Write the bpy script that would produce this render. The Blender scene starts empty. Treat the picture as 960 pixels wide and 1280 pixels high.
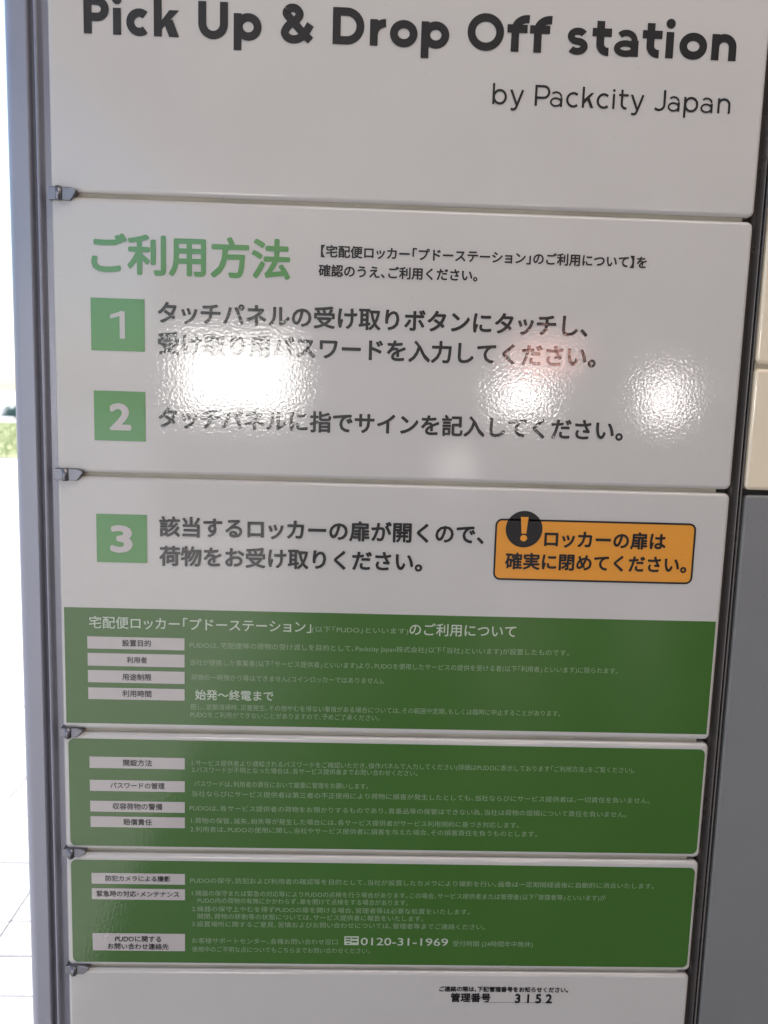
import bpy, bmesh, math, random
from mathutils import Matrix, Vector

random.seed(7)
scene = bpy.context.scene
COL = scene.collection
R = math.radians

# ------------------------------------------------------------------ camera
cam_data = bpy.data.cameras.new('camera')
cam_data.sensor_fit = 'VERTICAL'
cam_data.sensor_height = 5.13
cam_data.sensor_width = 5.13
cam_data.lens = 5.13 * 1060.2 / 1280
cam_data.clip_start = 0.01
cam_data.clip_end = 500
cam_data.dof.use_dof = True
cam_data.dof.focus_distance = 0.575
cam_data.dof.aperture_fstop = 1.8
cam = bpy.data.objects.new('camera', cam_data)
COL.objects.link(cam)
fwd = Vector((0.03054, 0.99039, -0.13487)).normalized()
up = Vector((-0.02602, 0.13567, 0.99041))
right = fwd.cross(up).normalized()
up = right.cross(fwd).normalized()
m = Matrix((right, up, -fwd)).transposed().to_4x4()
m.translation = Vector((-0.02702, -0.57155, 1.49755))
cam.matrix_world = m
scene.camera = cam

# ------------------------------------------------------------------ world, sun, exposure
SUN_EL, SUN_AZ = 58.0, -25.0           # sun stands behind the locker, a little to the left
world = bpy.data.worlds.new('World')
scene.world = world
world.use_nodes = True
wn = world.node_tree.nodes
wl = world.node_tree.links
bg = wn['Background']
sky = wn.new('ShaderNodeTexSky')
sky.sky_type = 'NISHITA'
sky.sun_disc = False
sky.sun_elevation = R(SUN_EL)
sky.sun_rotation = R(SUN_AZ)
sky.dust_density = 1.2
sky.ozone_density = 2.0
sky.air_density = 1.0
wl.new(sky.outputs[0], bg.inputs[0])
bg.inputs[1].default_value = 0.15

sun_data = bpy.data.lights.new('sun', 'SUN')
sun_data.energy = 4.2
sun_data.angle = R(0.5)
sun_data.color = (1.0, 0.95, 0.88)
sun = bpy.data.objects.new('sun', sun_data)
COL.objects.link(sun)
sd = Vector((math.sin(R(SUN_AZ)) * math.cos(R(SUN_EL)), math.cos(R(SUN_AZ)) * math.cos(R(SUN_EL)), math.sin(R(SUN_EL))))
sun.rotation_euler = sd.to_track_quat('Z', 'Y').to_euler()

vs = scene.view_settings
vs.view_transform = 'Standard'
vs.look = 'None'
vs.gamma = 1
vs.use_curve_mapping = False
vs.exposure = 1.0
scene.cycles.max_bounces = 8
scene.cycles.caustics_reflective = False
scene.cycles.caustics_refractive = False
scene.cycles.use_denoising = True

# ------------------------------------------------------------------ materials
def mat(name, col, rough=0.5, metal=0.0, coat=0.0, peel=0.0, vary=0.0, emit=None, spec=0.5, grain=0.0, grain_scale=60):
    mt = bpy.data.materials.new(name)
    mt.use_nodes = True
    n, l = mt.node_tree.nodes, mt.node_tree.links
    b = n['Principled BSDF']
    b.inputs['Base Color'].default_value = (*col, 1)
    b.inputs['Roughness'].default_value = rough
    b.inputs['Metallic'].default_value = metal
    b.inputs['Specular IOR Level'].default_value = spec
    b.inputs['Coat Weight'].default_value = coat
    b.inputs['Coat Roughness'].default_value = 0.04
    geo = n.new('ShaderNodeNewGeometry')
    if vary:
        nz = n.new('ShaderNodeTexNoise'); nz.inputs['Scale'].default_value = 14; nz.inputs['Detail'].default_value = 6
        nz.inputs['Roughness'].default_value = 0.65
        l.new(geo.outputs['Position'], nz.inputs['Vector'])
        mr = n.new('ShaderNodeMapRange')
        mr.inputs[1].default_value = 0.3; mr.inputs[2].default_value = 0.7
        mr.inputs[3].default_value = 1 - vary; mr.inputs[4].default_value = 1 + vary * 0.4
        l.new(nz.outputs['Fac'], mr.inputs[0])
        mx = n.new('ShaderNodeVectorMath'); mx.operation = 'SCALE'
        mx.inputs[0].default_value = col
        l.new(mr.outputs[0], mx.inputs['Scale'])
        # sparse specks of dust
        sp = n.new('ShaderNodeTexNoise'); sp.inputs['Scale'].default_value = 520; sp.inputs['Detail'].default_value = 1
        l.new(geo.outputs['Position'], sp.inputs['Vector'])
        ms = n.new('ShaderNodeMapRange')
        ms.inputs[1].default_value = 0.745; ms.inputs[2].default_value = 0.80
        ms.inputs[3].default_value = 1.0; ms.inputs[4].default_value = 0.72
        l.new(sp.outputs['Fac'], ms.inputs[0])
        m2 = n.new('ShaderNodeVectorMath'); m2.operation = 'SCALE'
        l.new(mx.outputs[0], m2.inputs[0]); l.new(ms.outputs[0], m2.inputs['Scale'])
        l.new(m2.outputs[0], b.inputs['Base Color'])
        # faint smudges in the gloss
        mr2 = n.new('ShaderNodeMapRange')
        mr2.inputs[1].default_value = 0.35; mr2.inputs[2].default_value = 0.75
        mr2.inputs[3].default_value = rough; mr2.inputs[4].default_value = rough + 0.10
        l.new(nz.outputs['Fac'], mr2.inputs[0])
        l.new(mr2.outputs[0], b.inputs['Roughness'])
        mr3 = n.new('ShaderNodeMapRange')
        mr3.inputs[1].default_value = 0.42; mr3.inputs[2].default_value = 0.72
        mr3.inputs[3].default_value = 0.02; mr3.inputs[4].default_value = 0.07
        l.new(nz.outputs['Fac'], mr3.inputs[0])
        l.new(mr3.outputs[0], b.inputs['Coat Roughness'])
    if peel or grain:
        n1 = n.new('ShaderNodeTexNoise')
        n1.inputs['Scale'].default_value = 520 if peel else grain_scale
        n1.inputs['Detail'].default_value = 2.5
        n1.inputs['Roughness'].default_value = 0.45
        l.new(geo.outputs['Position'], n1.inputs['Vector'])
        bp = n.new('ShaderNodeBump')
        bp.inputs['Strength'].default_value = 1.0
        bp.inputs['Distance'].default_value = peel or grain
        l.new(n1.outputs['Fac'], bp.inputs['Height'])
        l.new(bp.outputs[0], b.inputs['Normal'])
        l.new(bp.outputs[0], b.inputs['Coat Normal'])
    if emit:
        b.inputs['Emission Color'].default_value = (*emit[0], 1)
        b.inputs['Emission Strength'].default_value = emit[1]
    return mt

PEEL = 0.000048
RG = 0.32
M = {
    'white': mat('powder_coated_white', (0.555, 0.53, 0.515), RG, coat=1.0, spec=0.42, peel=PEEL, vary=0.03),
    'cream': mat('powder_coated_cream', (0.80, 0.69, 0.53), RG, coat=1.0, spec=0.42, peel=PEEL, vary=0.03),
    'lip': mat('cream_shelf_paint', (0.48, 0.43, 0.34), 0.4, vary=0.25),
    'K': mat('black_print', (0.009, 0.008, 0.010), RG, coat=1.0, spec=0.42, peel=PEEL),
    'G': mat('light_green_print', (0.088, 0.265, 0.075), RG, coat=1.0, spec=0.42, peel=PEEL, vary=0.04),
    'D': mat('dark_green_print', (0.044, 0.132, 0.017), RG, coat=1.0, spec=0.42, peel=PEEL, vary=0.05),
    'W': mat('white_print', (0.50, 0.56, 0.46), RG, coat=1.0, spec=0.42, peel=PEEL),
    'W2': mat('pale_green_print', (0.25, 0.345, 0.21), RG, coat=1.0, spec=0.42, peel=PEEL),
    'chip': mat('pale_grey_print', (0.50, 0.455, 0.45), RG, coat=1.0, spec=0.42, peel=PEEL),
    'O': mat('orange_print', (0.76, 0.31, 0.035), RG, coat=1.0, spec=0.42, peel=PEEL, vary=0.04),
    'clear': mat('label_film', (0.54, 0.51, 0.49), 0.28, peel=PEEL * .5),
    'grey': mat('dark_grey_coating', (0.20, 0.20, 0.205), 0.42, grain=0.00002, grain_scale=900, vary=0.06),
    'steel': mat('grey_blue_coated_steel', (0.30, 0.305, 0.365), 0.30, metal=0.35, vary=0.06),
    'post': mat('brown_grey_coated_steel', (0.11, 0.095, 0.09), 0.22, metal=0.3, vary=0.05),
    'zinc': mat('zinc_plated_steel', (0.22, 0.22, 0.25), 0.34, metal=0.8, grain=0.00005, grain_scale=500),
    'dark': mat('dark_gap_lining', (0.03, 0.026, 0.024), 0.6),
    'rubber': mat('black_seam', (0.015, 0.014, 0.014), 0.6),
    'wallm': mat('station_wall_tile', (0.07, 0.066, 0.062), 0.6, vary=0.1),
    'ceil': mat('station_ceiling', (0.38, 0.36, 0.34), 0.7),
    'pane': mat('lit_window_pane', (0.8, 0.8, 0.8), 0.3, emit=((1.0, 0.97, 0.92), 11)),
    'pane2': mat('lit_shop_pane', (0.8, 0.8, 0.8), 0.3, emit=((1.0, 0.93, 0.90), 14)),
    'pane3': mat('dim_lit_pane', (0.8, 0.8, 0.8), 0.3, emit=((1.0, 0.93, 0.90), 4)),
    'red': mat('lit_red_sign', (0.8, 0.3, 0.25), 0.3, emit=((1.0, 0.50, 0.42), 7.0)),
    'lamp': mat('fill_lamp_glow', (0.8, 0.8, 0.8), 0.4, emit=((1.0, 0.86, 0.74), 8)),  # glow of the added fill lamps
    'frame': mat('window_frame_paint', (0.08, 0.08, 0.08), 0.4),
    'paver': mat('pale_paver', (0.52, 0.51, 0.50), 0.75, vary=0.10, grain=0.002, grain_scale=120),
    'leaf': mat('shrub_leaf', (0.16, 0.26, 0.22), 0.5),
    'bark': mat('shrub_stem', (0.10, 0.07, 0.05), 0.8),
    'grass': mat('grass_blade', (0.46, 0.50, 0.24), 0.6),
}

# ------------------------------------------------------------------ helpers
def obj(name, me, parent=None, label=None, cat=None, group=None, kind=None):
    o = bpy.data.objects.new(name, me)
    COL.objects.link(o)
    if parent: o.parent = parent
    if label: o['label'] = label
    if cat: o['category'] = cat
    if group: o['group'] = group
    if kind: o['kind'] = kind
    return o

def mesh(name, verts, faces, material, smooth=None):
    me = bpy.data.meshes.new(name)
    me.from_pydata(verts, [], faces)
    me.materials.append(material)
    if smooth is not None:
        for p in me.polygons:
            p.use_smooth = smooth(p) if callable(smooth) else smooth
    me.update()
    return me

def box(name, x0, x1, y0, y1, z0, z1, material, parent=None, bev=0.0, **k):
    bm = bmesh.new()
    bmesh.ops.create_cube(bm, size=1)
    for v in bm.verts:
        v.co = Vector((x0 + (v.co.x + .5) * (x1 - x0), y0 + (v.co.y + .5) * (y1 - y0), z0 + (v.co.z + .5) * (z1 - z0)))
    if bev:
        bmesh.ops.bevel(bm, geom=bm.edges[:], offset=bev, segments=3, profile=0.5, affect='EDGES')
    me = bpy.data.meshes.new(name)
    bm.to_mesh(me); bm.free()
    me.materials.append(material)
    return obj(name, me, parent, **k)

def outline(x0, x1, z0, z1, r, inset=0.0, n=7):
    r2 = max(r - inset, 0.0002)
    pts = []
    for cx, cz, a0 in ((x1 - inset - r2, z0 + inset + r2, -90), (x1 - inset - r2, z1 - inset - r2, 0),
                       (x0 + inset + r2, z1 - inset - r2, 90), (x0 + inset + r2, z0 + inset + r2, 180)):
        for i in range(n):
            a = R(a0 + 90 * i / (n - 1))
            pts.append((cx + r2 * math.cos(a), cz + r2 * math.sin(a)))
    return pts

def slab(name, x0, x1, z0, z1, y, depth, r, fillet, material, parent, seg=5, **k):
    """rounded metal door: flat front at y, rolled edges, corners of radius r"""
    rings = []
    for i in range(seg + 1):
        t = (math.pi / 2) * i / seg
        rings.append((fillet * (1 - math.sin(t)), y + fillet * (1 - math.cos(t))))
    rings.append((0.0, y + depth))
    V, F = [], []
    for ins, yy in rings:
        V += [(a, yy, b) for a, b in outline(x0, x1, z0, z1, r, ins)]
    n = len(V) // len(rings)
    for j in range(len(rings) - 1):
        for i in range(n):
            a, b = j * n + i, j * n + (i + 1) % n
            F.append((a, a + n, b + n, b))
    F.append(tuple(range(n)))
    me = mesh(name, V, F, material, lambda p: len(p.vertices) == 4)
    return obj(name, me, parent, **k)

def sheet(name, pts, y, material, parent, **k):
    me = mesh(name, [(a, y, b) for a, b in pts], [tuple(range(len(pts)))], material)
    return obj(name, me, parent, **k)

def rect(x0, x1, z0, z1):
    return [(x0, z0), (x1, z0), (x1, z1), (x0, z1)]

def ring_sheet(name, outer, inner, y, material, parent, **k):
    n = len(outer)
    V = [(a, y, b) for a, b in outer] + [(a, y, b) for a, b in inner]
    F = [(i, (i + 1) % n, n + (i + 1) % n, n + i) for i in range(n)]
    return obj(name, mesh(name, V, F, material), parent, **k)

def profile(name, pts, z0, z1, material, parent, smooth=True, **k):
    """an upright section: pts are (x, y) along the visible face, extruded from z0 to z1"""
    n = len(pts)
    V = [(x, y, z0) for x, y in pts] + [(x, y, z1) for x, y in pts]
    F = [(i, (i + 1) % n, n + (i + 1) % n, n + i) for i in range(n)]
    F += [tuple(reversed(range(n))), tuple(range(n, 2 * n))]
    return obj(name, mesh(name, V, F, material, False), parent, **k)

# ------------------------------------------------------------------ lettering
_glyphs = {}
def glyph(s, bold):
    key = (s, bold)
    if key not in _glyphs:
        c = bpy.data.curves.new('glyph', 'FONT')
        c.body = s; c.size = 1.0; c.resolution_u = 3; c.dimensions = '2D'; c.fill_mode = 'FRONT'
        o = bpy.data.objects.new('glyph', c)
        COL.objects.link(o)
        dg = bpy.context.evaluated_depsgraph_get()
        me = bpy.data.meshes.new_from_object(o.evaluated_get(dg))
        base = [(v.co.x, v.co.y) for v in me.vertices]
        faces = [tuple(p.vertices) for p in me.polygons]
        V, F = [], []
        shifts = [(0, 0)] if not bold else [(bold * math.cos(i * math.pi / 4), bold * math.sin(i * math.pi / 4)) for i in range(8)]
        for q, (dx, dy) in enumerate(shifts):      # heavier ink: the outline repeated round a small circle, each a hair deeper
            n = len(V)
            V += [(x + dx, y + dy, q) for x, y in base]
            F += [tuple(n + i for i in f) for f in faces]
        bpy.data.meshes.remove(me)
        bpy.data.objects.remove(o); bpy.data.curves.remove(c)
        _glyphs[key] = (V, F)
    return _glyphs[key]

OPEN_P, CLOSE_P, SMALL = '「【', '」】、。', 'ッョャュ'
def compose(s, bold):
    V, F, x, i = [], [], 0.0, 0
    while i < len(s):
        j = i
        while j < len(s) and ord(s[j]) < 128: j += 1
        if j > i:
            g, adv, sh = s[i:j], None, 0.03
        else:
            g, j = s[i], i + 1
            adv, sh = 1.0, 0.0
            if g in OPEN_P: adv, sh = 0.55, -0.47
            elif g in CLOSE_P: adv, sh = 0.5, 0.0
            elif g == '・': adv, sh = 0.5, -0.25
            elif g in SMALL: adv, sh = 0.88, -0.06
        v, f = glyph(g, bold)
        if v:
            n = len(V)
            V += [(a + x + sh, b, q) for a, b, q in v]
            F += [tuple(n + q for q in p) for p in f]
        if adv is None:
            adv = (max(a[0] for a in v) if v else 0.3) + 0.08
        x += adv; i = j
    return V, F

def text(s, x0, x1, zc, bold, material, parent, y, base=None, cap=None, em=None, label=None, name='lettering', mid=0.38):
    """set a line so that its ink runs from x0 to x1, em-box centre at zc (or baseline at base)"""
    V, F = compose(s, bold)
    a0, a1 = min(v[0] for v in V), max(v[0] for v in V)
    k = (x1 - x0) / (a1 - a0)
    kz = k if cap is None else cap / (0.727 + 2 * bold)
    if em:
        kz = em
    zb = base + bold * kz if base is not None else zc - mid * kz
    me = mesh(name, [(x0 + (a - a0) * k, y - q * .000012, zb + b * kz) for a, b, q in V], F, material)
    return obj(name, me, parent, label=label)

# geometric sans letters drawn as strokes (cap height = 1)
XH = 0.72
def arc(cx, cy, rx, ry, a0, a1, n=None):
    n = n or max(4, int(abs(a1 - a0) / 9))
    return [(cx + rx * math.cos(R(a0 + (a1 - a0) * i / n)), cy + ry * math.sin(R(a0 + (a1 - a0) * i / n))) for i in range(n + 1)]

def spline(p, n=6):
    out = []
    for i in range(len(p) - 1):
        a, b, c, d = p[max(i - 1, 0)], p[i], p[i + 1], p[min(i + 2, len(p) - 1)]
        for j in range(n):
            t = j / n
            out.append(tuple(.5 * (2 * b[q] + (c[q] - a[q]) * t + (2 * a[q] - 5 * b[q] + 4 * c[q] - d[q]) * t * t + (3 * b[q] - a[q] - 3 * c[q] + d[q]) * t ** 3) for q in (0, 1)))
    return out + [p[-1]]

def letter(ch, w, W):
    """returns strokes (points, closed) and filled polygons"""
    h, S, Q = w / 2, [], []
    X = XH
    ov = .012
    def ring(x0, x1, y0, y1): S.append((arc((x0 + x1) / 2, (y0 + y1) / 2, (x1 - x0) / 2 - h, (y1 - y0) / 2 - h, 0, 360, 44)[:-1], True))
    def line(*p): S.append((list(p), False))
    if ch in 'oO': ring(0, W, -ov, (X if ch == 'o' else 1) + ov)
    elif ch == 'i':
        line((h, 0), (h, X))
        r = w * .60; Q.append(arc(h, X + .09 + r, r, r, 0, 360, 20)[:-1])
    elif ch == 'c':
        rx, ry = W * .56 - h, X / 2 + ov - h
        S.append((arc(W * .56, X / 2, rx, ry, 48, 312), False))
    elif ch in 'bp':
        line((h, -.28 if ch == 'p' else 0), (h, X if ch == 'p' else 1)); ring(w * .15, W, -ov, X + ov)
    elif ch == 'n':
        rx = (W - w) / 2
        line((h, 0), (h, X)); S.append((arc(W / 2, X + ov - h - rx, rx, rx, 165, 0) + [(W - h, 0)], False))
    elif ch == 'r':
        line((h, 0), (h, X)); rx = (W - h) * .80
        S.append((arc(h + rx, X - h - rx * .95, rx, rx * 1.0, 175, 88), False))
    elif ch == 'k':
        line((h, 0), (h, 1))
        Q.append([(w * .9, X * .24), (w * .9, X * .58), (W - w * 1.22, X), (W - .0, X)])
        Q.append([(W - w * 1.25, 0), (W, 0), (W * .5 + w * .75, X * .66), (W * .5 - w * .35, X * .52)])
    elif ch == 'U':
        rx = (W - w) / 2
        S.append(([(h, 1)] + arc(W / 2, rx + h - ov, rx, rx, 180, 360) + [(W - h, 1)], False))
    elif ch == 'D':
        ry = .5 - h; rx = min(ry, W - w)
        S.append(([(h, h), (W - h - rx, h)] + arc(W - h - rx, .5, rx, ry, -90, 90)[1:] + [(h, 1 - h)], True))
    elif ch == 'P':
        yb = .34; ry = (1 - h - yb - h) / 2 + .0; rx = min(ry, W - w)
        line((h, 0), (h, .95))
        S.append(([(h, yb + h), (W - h - rx, yb + h)] + arc(W - h - rx, yb + h + ry, rx, ry, -90, 90)[1:] + [(h, 1 - h)], True))
    elif ch == 'f':
        xs = W * .20 + h
        rx = W - xs - .02
        S.append(([(xs, 0)] + arc(xs + rx, 1 - h * .9 - rx * .8, rx, rx * .8, 180, 82), False)); line((0, X - h * .8), (W * .97, X - h * .8))
    elif ch == 't':
        xs = W * .22 + h; rx = (W - xs) * .72
        S.append(([(xs, X + .22)] + arc(xs + rx, h - ov + rx * .9, rx, rx * .9, 180, 275), False)); line((0, X - h * .8), (W, X - h * .8))
    elif ch == 's':
        w2 = w * .86; h = w2 / 2; ry = (X + 2 * ov - w2) / 4; rx = W / 2 - h
        S.append((arc(W / 2 + .01, X + ov - h - ry, rx * .95, ry, 28, 262) [:-1] + arc(W / 2, h - ov + ry, rx, ry, 82, -148)[1:], False, w2))
    elif ch == 'a':
        w2 = w * .78; h2 = w2 / 2; bh = X * .62; rx = (W - w) / 2
        S.append((arc(W / 2 - .01, X + ov - h2 - rx * .85, rx, rx * .85, 140, 0), False, w2))
        Q.append([(W - w, 0), (W, 0), (W, X * .62), (W - w, X * .62)])
        S.append((arc(W * .48, bh / 2 - ov / 2, W * .48 - h2, bh / 2 + ov / 2 - h2, 0, 360, 36)[:-1], True, w2))
    elif ch == 'y':
        hx = w * .58
        Q.append([(0, X), (2 * hx, X), (W * .5 + hx * .95, 0.02), (W * .5 - hx * .6, -.02)])
        S.append(([(W - hx, X), (W * .5 + hx * .1, -.06)] + [(W * .42, -.17), (W * .30, -.215), (W * .10, -.19)], False))
    elif ch == '1':
        line((W - h, 0), (W - h, 1)); Q.append([(W - w * .6, 1), (W - w * .6, .84), (W * .12, .72), (W * .12, .86)])
    elif ch == 'J':
        rx = (W - w) / 2 * 1.05
        S.append(([(W - h, 1)] + arc(W - h - rx, rx + h - ov, rx, rx, 0, -140), False))
    elif ch == '&':
        pp = (spline([(W * .93, .06), (W * .66, .29), (W * .36, .57), (W * .17, .77), (W * .27, .91 - h * .0), (W * .46, .905), (W * .58, .77), (W * .49, .62), (W * .24, .45), (W * .12, .25), (W * .26, .10), (W * .50, .09), (W * .72, .22), (W * .92, .50)], 7))
        S += [(pp[:26], False), (pp[25:53], False), (pp[52:], False)]
    return S, Q

def strip(pts, closed, w):
    n = len(pts); L, Rr = [], []
    for i in range(n):
        p = Vector(pts[i])
        a = Vector(pts[i - 1]) if (i or closed) else None
        b = Vector(pts[(i + 1) % n]) if (i < n - 1 or closed) else None
        d1 = (p - a).normalized() if a is not None else None
        d2 = (b - p).normalized() if b is not None else None
        d1, d2 = d1 or d2, d2 or d1
        t = (d1 + d2).normalized()
        nrm = Vector((-t.y, t.x))
        k = min(1 / max(nrm.dot(Vector((-d1.y, d1.x))), .5), 1.6) * w / 2
        L.append(p + nrm * k); Rr.append(p - nrm * k)
    V = [tuple(v) for v in L] + [tuple(v) for v in Rr]
    F = [(i, n + i, n + (i + 1) % n, (i + 1) % n) for i in range(n if closed else n - 1)]
    return V, F

def stroke_line(items, w, base, cap, y, material, parent, label=None, name='lettering'):
    V, F, q = [], [], 0
    for ch, x0, x1 in items:
        S, Q = letter(ch, w, (x1 - x0) / cap)
        parts = [strip(t[0], t[1], t[2] if len(t) > 2 else w) for t in S] + [(p, [tuple(range(len(p)))]) for p in Q]
        for v, f in parts:
            n = len(V); q = (q + 1) % 5
            V += [(x0 + a * cap, y - q * .00002, base + b * cap) for a, b in v]
            F += [tuple(n + i for i in g) for g in f]
    return obj(name, mesh(name, V, F, material), parent, label=label)

def root(name, label, cat, loc=(0, 0, 0), group=None):
    o = bpy.data.objects.new(name, None); COL.objects.link(o)
    o.empty_display_size = 0.1
    o['label'] = label; o['category'] = cat
    if group: o['group'] = group
    return o

# ------------------------------------------------------------------ the ground
JOINT = 0.0045
gm = bpy.data.materials.new('paved_ground'); gm.use_nodes = True
n, l = gm.node_tree.nodes, gm.node_tree.links
geo = n.new('ShaderNodeNewGeometry'); br = n.new('ShaderNodeTexBrick')
br.offset = 0.0; br.inputs['Scale'].default_value = 1.0
br.inputs['Brick Width'].default_value = 0.30; br.inputs['Row Height'].default_value = 0.15
br.inputs['Mortar Size'].default_value = 0.004
br.inputs['Color1'].default_value = (0.50, 0.49, 0.48, 1); br.inputs['Color2'].default_value = (0.46, 0.45, 0.44, 1)
br.inputs['Mortar'].default_value = (0.24, 0.23, 0.22, 1)
l.new(geo.outputs['Position'], br.inputs['Vector']); l.new(br.outputs[0], n['Principled BSDF'].inputs['Base Color'])
n['Principled BSDF'].inputs['Roughness'].default_value = 0.8
ground = obj('pavement', mesh('pavement', [(-150, -60, -.03), (150, -60, -.03), (150, 240, -.03), (-150, 240, -.03)], [(0, 1, 2, 3)], gm), kind='structure')
pv = None
for iy in range(26):
    for ix in range(11):
        x, y = -3.0 + ix * 0.30 - 0.077, 0.9 + iy * 0.15 + 0.02
        if pv is None:
            pv = box('paver', JOINT / 2, 0.30 - JOINT / 2, JOINT / 2, 0.15 - JOINT / 2, 0, 0.035, M['paver'], ground, bev=0.002)
            o = pv
        else:
            o = pv.copy(); COL.objects.link(o); o.parent = ground
        o.location = (x, y, -0.035 + random.uniform(-.0008, .0008))
        o.rotation_euler = (random.uniform(-.002, .002), random.uniform(-.002, .002), 0)

# grass verge and shrubs far behind, to the left of the locker
obj('grass_verge', mesh('grass_verge', [(-40, 17.5, -.01), (10, 17.5, -.01), (10, 34, .02), (-40, 34, .02)], [(0, 1, 2, 3)],
    mat('grass_soil', (0.45, 0.47, 0.24), 0.8, vary=0.3)), kind='structure')
V, F = [], []
for i in range(9000):
    y = random.uniform(17.6, 33.5); x = -0.445 * y + random.uniform(-2.5, 2.5)
    h = random.uniform(.04, .13); a = random.uniform(0, math.pi); w = .012
    dx, dy = w * math.cos(a), w * math.sin(a)
    n0 = len(V)
    V += [(x - dx, y - dy, 0), (x + dx, y + dy, 0), (x + random.uniform(-.04, .04), y + random.uniform(-.04, .04), h)]
    F.append((n0, n0 + 1, n0 + 2))
g = obj('grass', mesh('grass', V, F, M['grass']), label='short sunlit grass beyond the pavement left of the locker', cat='grass', kind='stuff')

def shrub(x, y, s, label):
    r = root('shrub', label, 'shrub', group='shrubs behind the grass')
    V, F = [], []
    for i in range(2600):
        a, b = random.uniform(0, 2 * math.pi), random.uniform(-0.2, 1)
        rr = s * (0.55 + 0.45 * random.random()) * (1 + .25 * math.sin(3 * a + x))
        c = math.sqrt(max(0, 1 - b * b))
        p = Vector((x + rr * c * math.cos(a), y + rr * c * math.sin(a), 0.12 + rr * 0.9 * max(b, 0)))
        u = Vector((random.gauss(0, 1), random.gauss(0, 1), random.gauss(0, 1))).normalized() * .035
        w = u.orthogonal().normalized() * .018
        n0 = len(V)
        V += [tuple(p - u), tuple(p + w), tuple(p + u), tuple(p - w)]
        F.append((n0, n0 + 1, n0 + 2, n0 + 3))
    obj('foliage', mesh('foliage', V, F, M['leaf']), r)
    box('stem', x - .03, x + .03, y - .03, y + .03, 0, s * .6, M['bark'], r, bev=.01)
shrub(-16.9, 38.0, .55, 'low blue-green shrub at the left edge behind the grass')
shrub(-15.7, 38.6, .50, 'low blue-green shrub behind the grass, nearest the locker post')

# ------------------------------------------------------------------ station hall: wall and windows seen as reflections; roof, dark floor, lamps added for light
roof = box('shading_roof', -1.5, 7.5, -9.3, 0.9, 3.0, 3.2, M['ceil'])  # unseen roof, put in and sized to cut the light on the locker
roof['kind'] = 'structure'
hf = box('bounce_cut_floor', -0.7, 7.5, -9.3, 0.55, -0.02, 0.004, mat('bounce_cut_dark', (0.10, 0.095, 0.09), 0.35, vary=0.1)); hf['kind'] = 'structure'  # unseen dark floor added to cut light bounced up onto the doors
hall = root('station_wall', 'dark station wall with lit windows, mirrored in the locker doors', 'wall')
WINS = [  # x0, x1, z0, z1 at the wall, material
    (-2.08, -0.78, 1.27, 2.08, 'pane'), (1.55, 2.10, 1.36, 1.74, 'pane2'), (1.72, 2.42, 1.86, 2.14, 'red'), (3.30, 3.68, 1.32, 1.82, 'pane2'),
    (0.95, 1.25, 0.55, 0.85, 'pane3')]
box('wall', -2.42, 7.5, -9.5, -9.3, 0, 3.0, M['wallm'], hall)
for x0, x1, z0, z1, mm in WINS:
    f = box('window', x0 - .05, x1 + .05, -9.298, -9.26, z0 - .05, z1 + .05, M['frame'], hall)
    box('pane', x0, x1, -9.258, -9.25, z0, z1, M[mm], f)
side = box('hall_side_wall', 7.5, 7.7, -9.3, 1.2, 0, 3.0, M['ceil'], label='pale side wall closing the station hall on the right', cat='wall')
lamp0 = None  # added fill lamps, none seen; they light the doors brighter at the top
for (x, y, lab) in ((0.45, -0.75, 'fill lamp added out of view in front of the locker'), (2.6, -0.95, 'fill lamp added out of view in front of the neighbouring cabinets')):
    r = root('added_fill_lamp', 'long white ' + lab, 'lamp', group='unseen fill lamps added under the roof')
    r.location = (x, y, 2.998)
    box('housing', -.7, .7, -.11, .11, -.06, 0, M['chip'], r, bev=.005)
    box('diffuser', -.66, .66, -.09, .09, -.075, -.061, M['lamp'], r)

# ------------------------------------------------------------------ locker cabinet
XL, XR = -0.2293, 0.2283
ZT = 1.62                      # centre line of the gap under the top door
P = 0.09
cab = root('parcel_locker', 'white parcel locker column with black and green printed instructions on its doors', 'locker')
TOP = 1.96
box('body', -0.2535, 0.2337, 0.022, 0.47, 0.06, TOP, M['steel'], cab)
box('plinth', -0.245, 0.2335, 0.03, 0.46, 0.0, 0.059, M['dark'], cab)
box('gap_lining', -0.2290, 0.2305, 0.012, 0.0215, 0.07, TOP - .01, M['dark'], cab)
# left post: rounded outer face, groove, bead, dark return next to the doors
fx0, fx1 = -0.2562, -0.2405
pts = [(fx0, 0.45), (fx0, 0.006)]
for i in range(1, 9):
    a = R(180 + 90 * i / 8); pts.append((fx0 + .006 + .006 * math.cos(a), 0.004 + .006 * math.sin(a)))
pts += [(fx1 - .0012, -0.002), (fx1 - .0003, -0.0015), (fx1, -.0006), (fx1 + .0003, 0.003), (-0.2392, 0.0035), (-0.2377, 0.003),
        (-0.2374, -0.0002), (-0.2370, -0.0010), (-0.2362, -0.0013), (-0.2354, -0.0010), (-0.2350, -0.0002), (-0.2344, 0.0028), (-0.2335, 0.0040), (-0.2297, 0.0042), (-0.2296, 0.0215), (-.2540, .0215), (-.2540, .45)]
profile('left_post', pts, 0.06, TOP, M['steel'], cab)
# right post
pts = [(0.2294, 0.020), (0.2296, 0.0085), (0.2304, 0.0070), (0.2314, 0.0058), (0.2323, 0.0012), (0.2327, -0.0003), (0.2332, -0.0005), (0.2336, 0.0), (0.2339, 0.0010), (0.2340, 0.020)]
profile('right_post', pts, 0.06, TOP, M['post'], cab)

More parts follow.
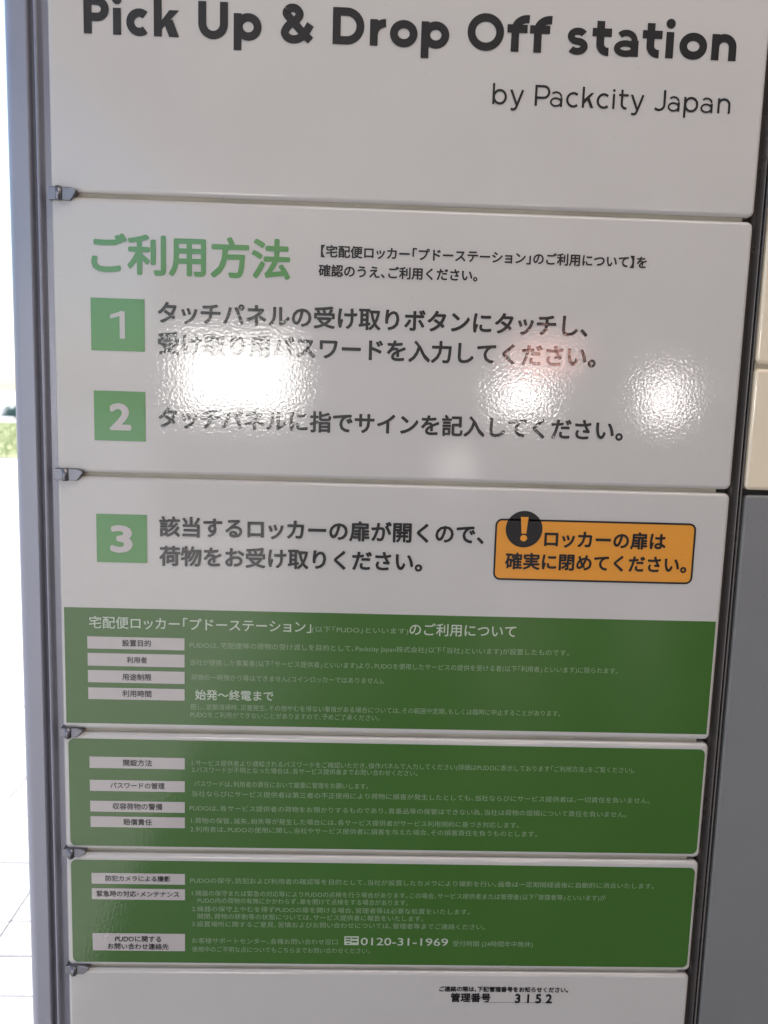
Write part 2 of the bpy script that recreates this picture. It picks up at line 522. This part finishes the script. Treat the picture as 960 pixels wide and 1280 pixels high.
GAP = 0.0026
def door(z0, z1, label):
    return slab('door', XL, XR, z0 + GAP / 2, z1 - GAP / 2, 0.0, 0.011, 0.0042, 0.0028, M['white'], cab, label=label)
rows = {
    'A': (ZT, TOP - .01, 'tall top door headed with black English title lettering'),
    'B': (ZT - 2 * P, ZT, 'white door with steps one and two'),
    'C': (ZT - 4 * P, ZT - 2 * P, 'door with step three, orange notice and green lower half'),
    'D': (ZT - 5 * P, ZT - 4 * P, 'green door with four pale heading boxes'),
    'E': (ZT - 6 * P, ZT - 5 * P, 'green door with three heading boxes and a telephone number'),
    'F': (ZT - 8 * P, ZT - 6 * P, 'plain white door with small control number label'),
}
D = {k: door(*v) for k, v in rows.items()}
for a, b in ((ZT - 10 * P, ZT - 8 * P), (ZT - 13 * P, ZT - 10 * P), (0.10, ZT - 13 * P)):
    door(a, b, 'plain white door')
# pale shelf edges seen in the gaps, ending short of the right post
for zg, xe in ((ZT, .2215), (ZT - 2 * P, .2190), (ZT - 4 * P, .2200), (ZT - 5 * P, .2200), (ZT - 6 * P, .2200)):
    box('shelf_edge', XL + .001, xe, 0.0035, 0.0116, zg - .0045, zg + .0045, M['lip'], cab)

# hinges
def hinge(zc, w, h, tail):
    x0 = -0.2300
    f = -0.0022
    poly = [(x0, -h / 2), (x0 + w, -h / 2), (x0 + w + tail, h * .12), (x0 + w + tail, h * .30), (x0 + w, h / 2), (x0, h / 2)]
    V = [(a, f, zc + b) for a, b in poly] + [(a, 0.010, zc + b) for a, b in poly]
    nn = len(poly)
    F = [tuple(range(nn))] + [(i, i + nn, (i + 1) % nn + nn, (i + 1) % nn) for i in range(nn)] + [tuple(reversed(range(nn, 2 * nn)))]
    bm = bmesh.new()
    me = mesh('hinge', V, F, M['zinc'])
    bm.from_mesh(me)
    bmesh.ops.recalc_face_normals(bm, faces=bm.faces[:])
    bmesh.ops.bevel(bm, geom=bm.edges[:], offset=0.0005, segments=2, profile=.5, affect='EDGES')
    bm.to_mesh(me); bm.free()
    hg = obj('hinge', me, cab)
    bm = bmesh.new()
    bmesh.ops.create_cone(bm, cap_ends=True, segments=20, radius1=.0021, radius2=.0021, depth=h + .0006)
    bmesh.ops.bevel(bm, geom=[e for e in bm.edges if len(e.link_faces) == 2 and abs(e.verts[0].co.z - e.verts[1].co.z) < 1e-6], offset=0.0004, segments=2, affect='EDGES')
    for v in bm.verts: v.co += Vector((x0 + w * .48, f - .0002, zc))
    pm = bpy.data.meshes.new('pin'); bm.to_mesh(pm); bm.free(); pm.materials.append(M['zinc'])
    for p in pm.polygons: p.use_smooth = len(p.vertices) == 4
    obj('pin', pm, hg)
hinge(ZT + .0000, .0140, .0082, .0035)
hinge(ZT - 2 * P - .0003, .0150, .0080, .0035)
hinge(ZT - 4 * P - .0008, .0112, .0068, .0040)
hinge(ZT - 5 * P - .0003, .0118, .0064, .0040)
hinge(ZT - 6 * P - .0008, .0125, .0066, .0040)

# ------------------------------------------------------------------ printing on the doors
L1, L2, L3, L4 = -0.00015, -0.00030, -0.00045, -0.00060
# green fields
e = .0008
sheet('green_field', rect(XL + .0030, XR - .0030, ZT - 4 * P + .0058, 1.3484), L1, M['D'], D['C'], label='dark green lower half of the door')
sheet('green_field', outline(XL + .0040, XR - .0028, ZT - 5 * P + .0046, ZT - 4 * P - .0056, .004), L1, M['D'], D['D'])
sheet('green_field', outline(XL + .0040, XR - .0028, ZT - 6 * P + .0046, ZT - 5 * P - .0062, .004), L1, M['D'], D['E'])
# heading boxes
for k, z0, z1 in (('C', 1.3196, 1.3282), ('C', 1.3074, 1.3165), ('C', 1.2955, 1.3043), ('C', 1.2834, 1.2918),
                  ('D', 1.2330, 1.2414), ('D', 1.2160, 1.2242), ('D', 1.2005, 1.2086), ('D', 1.1889, 1.1970),
                  ('E', 1.1457, 1.1540), ('E', 1.1337, 1.1422), ('E', 1.0938, 1.1074)):
    sheet('heading_box', rect(-0.2108, -0.1444, z0, z1), L2, M['chip'], D[k])
# numbered green squares
for k, x0, x1, z0, z1, dg, dx0, dx1, dz0, dz1 in (
        ('B', -.2048, -.1700, 1.5220, 1.5557, '1', -.1936, -.1828, 1.5300, 1.5476),
        ('B', -.2037, -.1699, 1.4630, 1.4958, '2', -.1936, -.1792, 1.4700, 1.4888),
        ('C', -.2034, -.1695, 1.3804, 1.4135, '3', -.1942, -.1790, 1.3874, 1.4070)):
    s = sheet('number_square', rect(x0, x1, z0, z1), L2, M['G'], D[k], label='green square with white ' + dg)
    if dg == '1':
        stroke_line([('1', dx0, dx1)], .19, dz0, dz1 - dz0, L3, M['chip'], s, name='digit')
    else:
        text(dg, dx0, dx1, 0, .035, M['chip'], s, L3, base=dz0, cap=dz1 - dz0, name='digit')
# title
TITLE = [('P', -0.2063, -0.1906), ('i', -0.1881, -0.1829), ('c', -0.1799, -0.1655), ('k', -0.1628, -0.1470), ('U', -0.1351, -0.1166),
         ('p', -0.1130, -0.0955), ('&', -0.0834, -0.0633), ('D', -0.0509, -0.0310), ('r', -0.0274, -0.0158), ('o', -0.0148, 0.0027),
         ('p', 0.0050, 0.0228), ('O', 0.0343, 0.0575), ('f', 0.0595, 0.0728), ('f', 0.0739, 0.0872), ('s', 0.0977, 0.1113),
         ('t', 0.1139, 0.1263), ('a', 0.1281, 0.1438), ('t', 0.1461, 0.1588), ('i', 0.1613, 0.1668), ('o', 0.1701, 0.1880), ('n', 0.1909, 0.2070)]
SUBTITLE = [('b', 0.0519, 0.0612), ('y', 0.0630, 0.0722), ('P', 0.0792, 0.0890), ('a', 0.0890, 0.0970), ('c', 0.0994, 0.1077),
            ('k', 0.1097, 0.1172), ('c', 0.1191, 0.1274), ('i', 0.1294, 0.1310), ('t', 0.1333, 0.1396), ('y', 0.1409, 0.1500),
            ('J', 0.1559, 0.1638), ('a', 0.1653, 0.1731), ('p', 0.1757, 0.1851), ('a', 0.1867, 0.1946), ('n', 0.1977, 0.2061)]
stroke_line(TITLE, .228, 1.7170, .0219, L2, M['K'], D['A'], 'large black English title')
stroke_line(SUBTITLE, .115, 1.6850, .0128, L2, M['K'], D['A'])
# orange notice
ox0, ox1, oz0, oz1 = 0.0670, 0.2060, 1.3746, 1.4174
note = sheet('warning_notice', outline(ox0 + .0008, ox1 - .0008, oz0 + .0008, oz1 - .0008, .004), L2, M['O'], D['C'], label='orange notice with black border and exclamation mark')
ring_sheet('border', outline(ox0, ox1, oz0, oz1, .0048), outline(ox0, ox1, oz0, oz1, .0048, .0013), L3, M['K'], note)
cx, cz, rr = 0.0869, 1.4104, 0.0127
sheet('disc', [(cx + rr * math.cos(R(a)), cz + rr * math.sin(R(a))) for a in range(0, 360, 8)], L3, M['K'], note)
exv = [(cx - .0026, cz + .0085), (cx - .0016, cz - .0030), (cx + .0016, cz - .0030), (cx + .0026, cz + .0085)]
dot = [(cx + .0024 * math.cos(R(a)), cz - .0062 + .0022 * math.sin(R(a))) for a in range(0, 360, 24)]
V = [(a, L4, b) for a, b in exv + dot]
obj('exclamation_mark', mesh('exclamation_mark', V, [(0, 1, 2, 3), tuple(range(4, len(V)))], M['O']), note)
# telephone symbol (a handset in a box)
sheet('phone_symbol', rect(-.0289, -.0184, 1.1000, 1.1070), L2, M['W'], D['E'])
for q in ((-.0280, -.0240, 1.1050, 1.1060), (-.0233, -.0193, 1.1050, 1.1060), (-.0278, -.0243, 1.1030, 1.1040), (-.0236, -.0196, 1.1022, 1.1034), (-.0274, -.0246, 1.1010, 1.1016)):
    sheet('phone_mark', rect(*q), L3, M['D'], D['E'])
# control number label on the lowest door
st = sheet('label_sticker', outline(0.0390, 0.1410, 1.0540, 1.0702, .001), L1, M['clear'], D['F'], label='clear tape label printed with a control number')
sheet('underline', rect(0.0745, 0.1265, 1.05510, 1.05535), L2, M['post'], st)

LINES = [
    ('A', 'by Packcity Japan', 0.0511, 0.2061, 1.6910, 0.0, 'K'),
    ('B', 'ご利用方法', -0.2040, -0.0754, 1.5839, 0.026, 'G'),
    ('B', '【宅配便ロッカー「プドーステーション」のご利用について】を', -0.0557, 0.1589, 1.5902, 0.028, 'K'),
    ('B', '確認のうえ、ご利用ください。', -0.0570, 0.0474, 1.5780, 0.028, 'K'),
    ('B', 'タッチパネルの受け取りボタンにタッチし、', -0.1615, 0.1225, 1.5478, 0.028, 'K'),
    ('B', '受け取り用パスワードを入力してください。', -0.1617, 0.1291, 1.5279, 0.028, 'K'),
    ('B', 'タッチパネルに指でサインを記入してください。', -0.1614, 0.1508, 1.4794, 0.028, 'K'),
    ('C', '該当するロッカーの扉が開くので、', -0.1613, 0.0596, 1.4060, 0.028, 'K'),
    ('C', '荷物をお受け取りください。', -0.1614, 0.0180, 1.3858, 0.028, 'K'),
    ('C', 'ロッカーの扉は', 0.1011, 0.1855, 1.4043, 0.03, 'K'),
    ('C', '確実に閉めてください。', 0.0748, 0.2013, 1.3882, 0.03, 'K'),
    ('C', '宅配便ロッカー「プドーステーション」', -0.2094, -0.0573, 1.3383, 0.01, 'W'),
    ('C', '(以下「PUDO」といいます)', -0.0568, 0.0100, 1.3368, 0.0, 'W'),
    ('C', 'のご利用について', 0.0108, 0.0851, 1.3382, 0.01, 'W'),
    ('C', 'PUDOは、宅配便等の荷物の受け渡しを目的として、Packcity Japan株式会社(以下「当社」といいます)が設置したものです。', -0.1409, 0.1231, 1.3236, 0, 'W'),
    ('C', '当社が提携した事業者(以下「サービス提供者」といいます)より、PUDOを使用したサービスの提供を受ける者(以下「利用者」といいます)に限られます。', -0.1404, 0.1584, 1.3113, 0, 'W'),
    ('C', '荷物の一時預かり等はできません(コインロッカーではありません)。', -0.1399, -0.0058, 1.3006, 0, 'W'),
    ('C', '始発〜終電まで', -0.1371, -0.0827, 1.2880, 0.015, 'W'),
    ('C', '但し、定期清掃時、災害発生、その他やむを得ない事情がある場合については、その範囲や定期、もしくは臨時に中止することがあります。', -0.1404, 0.1195, 1.2792, 0, 'W'),
    ('C', 'PUDOをご利用ができないことがありますので、予めご了承ください。', -0.1404, -0.0084, 1.2735, 0, 'W'),
    ('D', '1.サービス提供者より通知されるパスワードをご確認いただき、操作パネルで入力してください(詳細はPUDOに表示しております「ご利用方法」をご覧ください)。', -0.1394, 0.1756, 1.2380, 0, 'W'),
    ('D', '2.パスワードが不明となった場合は、各サービス提供者までお問い合わせください。', -0.1394, 0.0201, 1.2330, 0, 'W'),
    ('D', 'パスワードは、利用者の責任において厳重に管理をお願いします。', -0.1377, -0.0149, 1.2226, 0, 'W'),
    ('D', '当社ならびにサービス提供者は第三者の不正使用により荷物に損害が発生したとしても、当社ならびにサービス提供者は、一切責任を負いません。', -0.1394, 0.1882, 1.2151, 0, 'W'),
    ('D', 'PUDOは、各サービス提供者の荷物をお預かりするものであり、貴重品等の保管はできない為、当社は荷物の毀損について責任を負いません。', -0.1411, 0.1721, 1.2043, 0, 'W'),
    ('D', '1.荷物の保管、滅失、紛失等が発生した場合には、各サービス提供者がサービス利用規約に基づき対応します。', -0.1399, 0.0945, 1.1949, 0, 'W'),
    ('D', '2.利用者は、PUDOの使用に関し、当社やサービス提供者に損害を与えた場合、その損害責任を負うものとします。', -0.1405, 0.1079, 1.1883, 0, 'W'),
    ('E', 'PUDOの保守、防犯および利用者の確認等を目的として、当社が設置したカメラにより撮影を行い、画像は一定期間経過後に自動的に消去いたします。', -0.1406, 0.1960, 1.1492, 0, 'W'),
    ('E', '1.機器の保守または緊急の対応等によりPUDOの点検を行う場合があります。この場合、サービス提供者または管理者(以下「管理者等」といいます)が', -0.1394, 0.1612, 1.1394, 0, 'W'),
    ('E', 'PUDO内の荷物の有無にかかわらず、扉を開けて点検をする場合があります。', -0.1354, 0.0166, 1.1337, 0, 'W'),
    ('E', '2.機器の保守上やむを得ずPUDOの扉を開ける場合、管理者等は必要な処置をいたします。', -0.1394, 0.0619, 1.1272, 0, 'W'),
    ('E', '開閉、荷物の移動等の状態については、サービス提供者に報告をいたします。', -0.1354, 0.0282, 1.1214, 0, 'W'),
    ('E', '3.設置場所に関するご意見、苦情およびお問い合わせについては、管理者等までご連絡ください。', -0.1394, 0.0736, 1.1154, 0, 'W'),
    ('E', 'お客様サポートセンター、各種お問い合わせ窓口', -0.1394, -0.0338, 1.1023, 0, 'W'),
    ('E', '0120-31-1969', -0.0169, 0.0470, 1.1032, 0.006, 'W'),
    ('E', '受付時間 (24時間年中無休)', 0.0506, 0.1096, 1.1021, 0, 'W'),
    ('E', '使用中のご不明な点についてもこちらまでお問い合わせください。', -0.1394, -0.0102, 1.0955, 0, 'W'),
    ('F', 'ご連絡の際は、下記管理番号をお知らせください。', 0.0420, 0.1379, 1.0658, 0.03, 'K'),
    ('F', '管理番号', 0.0506, 0.0803, 1.0589, 0.03, 'K'),
    ('F', '3 1 5 2', 0.0985, 0.1263, 1.0587, 0.03, 'K'),
    ('C', '設置目的', -0.1870, -0.1673, 1.3241, 0.015, 'K'),
    ('C', '利用者', -0.1841, -0.1701, 1.3121, 0.015, 'K'),
    ('C', '用途制限', -0.1873, -0.1672, 1.2998, 0.015, 'K'),
    ('C', '利用時間', -0.1874, -0.1673, 1.2879, 0.015, 'K'),
    ('D', '開錠方法', -0.1874, -0.1673, 1.2373, 0.015, 'K'),
    ('D', 'パスワードの管理', -0.1966, -0.1585, 1.2204, 0.015, 'K'),
    ('D', '収容荷物の警備', -0.1951, -0.1602, 1.2048, 0.015, 'K'),
    ('D', '賠償責任', -0.1877, -0.1676, 1.1931, 0.015, 'K'),
    ('E', '防犯カメラによる撮影', -0.2009, -0.1548, 1.1500, 0.015, 'K'),
    ('E', '緊急時の対応・メンテナンス', -0.2074, -0.1486, 1.1382, 0.015, 'K'),
    ('E', 'PUDOに関する', -0.1947, -0.1616, 1.1031, 0.015, 'K'),
    ('E', 'お問い合わせ連絡先', -0.2000, -0.1562, 1.0973, 0.015, 'K'),
]

for k, s, x0, x1, z, b, mm in LINES:
    if s == 'by Packcity Japan': continue
    material = M['W2'] if (mm == 'W' and b == 0) else M[mm]
    y = L4 if s in ('ロッカーの扉は', '確実に閉めてください。') else (L3 if mm == 'K' and k in 'CDEF' else L2)
    text(s, x0, x1, z, b, material, st if k == 'F' else D[k], y, em=.0047 if (mm == 'W' and b == 0 and x0 < -.05) else (.0084 if s[:4] == '0120' else None), mid=.36 if s[0].isascii() and b else .38)

# ------------------------------------------------------------------ neighbouring cabinet on the right
ter = root('locker_cabinet', 'neighbouring cabinet right of the seam with cream doors above a dark grey panel', 'locker')
TX0, TX1 = 0.2372, 0.70
box('body', 0.2350, TX1 + .01, 0.022, 0.47, 0.06, TOP, M['steel'], ter)
box('plinth', 0.2352, TX1, 0.03, 0.46, 0.0, 0.059, M['dark'], ter)
box('gap_lining', 0.2362, TX1, 0.012, 0.0215, 0.07, TOP - .01, M['dark'], ter)
pts = [(0.2347, 0.020), (0.2348, 0.0008), (0.2350, 0.0), (0.2354, -0.0004), (0.2359, -0.0002), (0.2363, 0.0006), (0.2366, 0.0020), (0.2368, 0.0045), (0.2370, 0.020)]
profile('left_post', pts, 0.06, TOP, M['post'], ter)
box('right_post', TX1 + .001, TX1 + .01, 0.0, 0.0215, 0.06, TOP, M['post'], ter)
slab('door', TX0, TX1, 1.5268, TOP - .01, 0.0, .011, .0042, .0028, M['cream'], ter, label='cream upper door')
slab('door', TX0, TX1, 1.4414, 1.5238, 0.0, .011, .0042, .0028, M['cream'], ter, label='cream lower door')
box('shelf_edge', TX0 + .001, TX1 - .001, 0.0030, 0.0116, 1.5205, 1.5300, M['lip'], ter)
slab('panel', TX0 + .0016, TX1, 0.12, 1.4378, 0.0012, .011, .003, .0020, M['grey'], ter, label='dark grey lower panel')
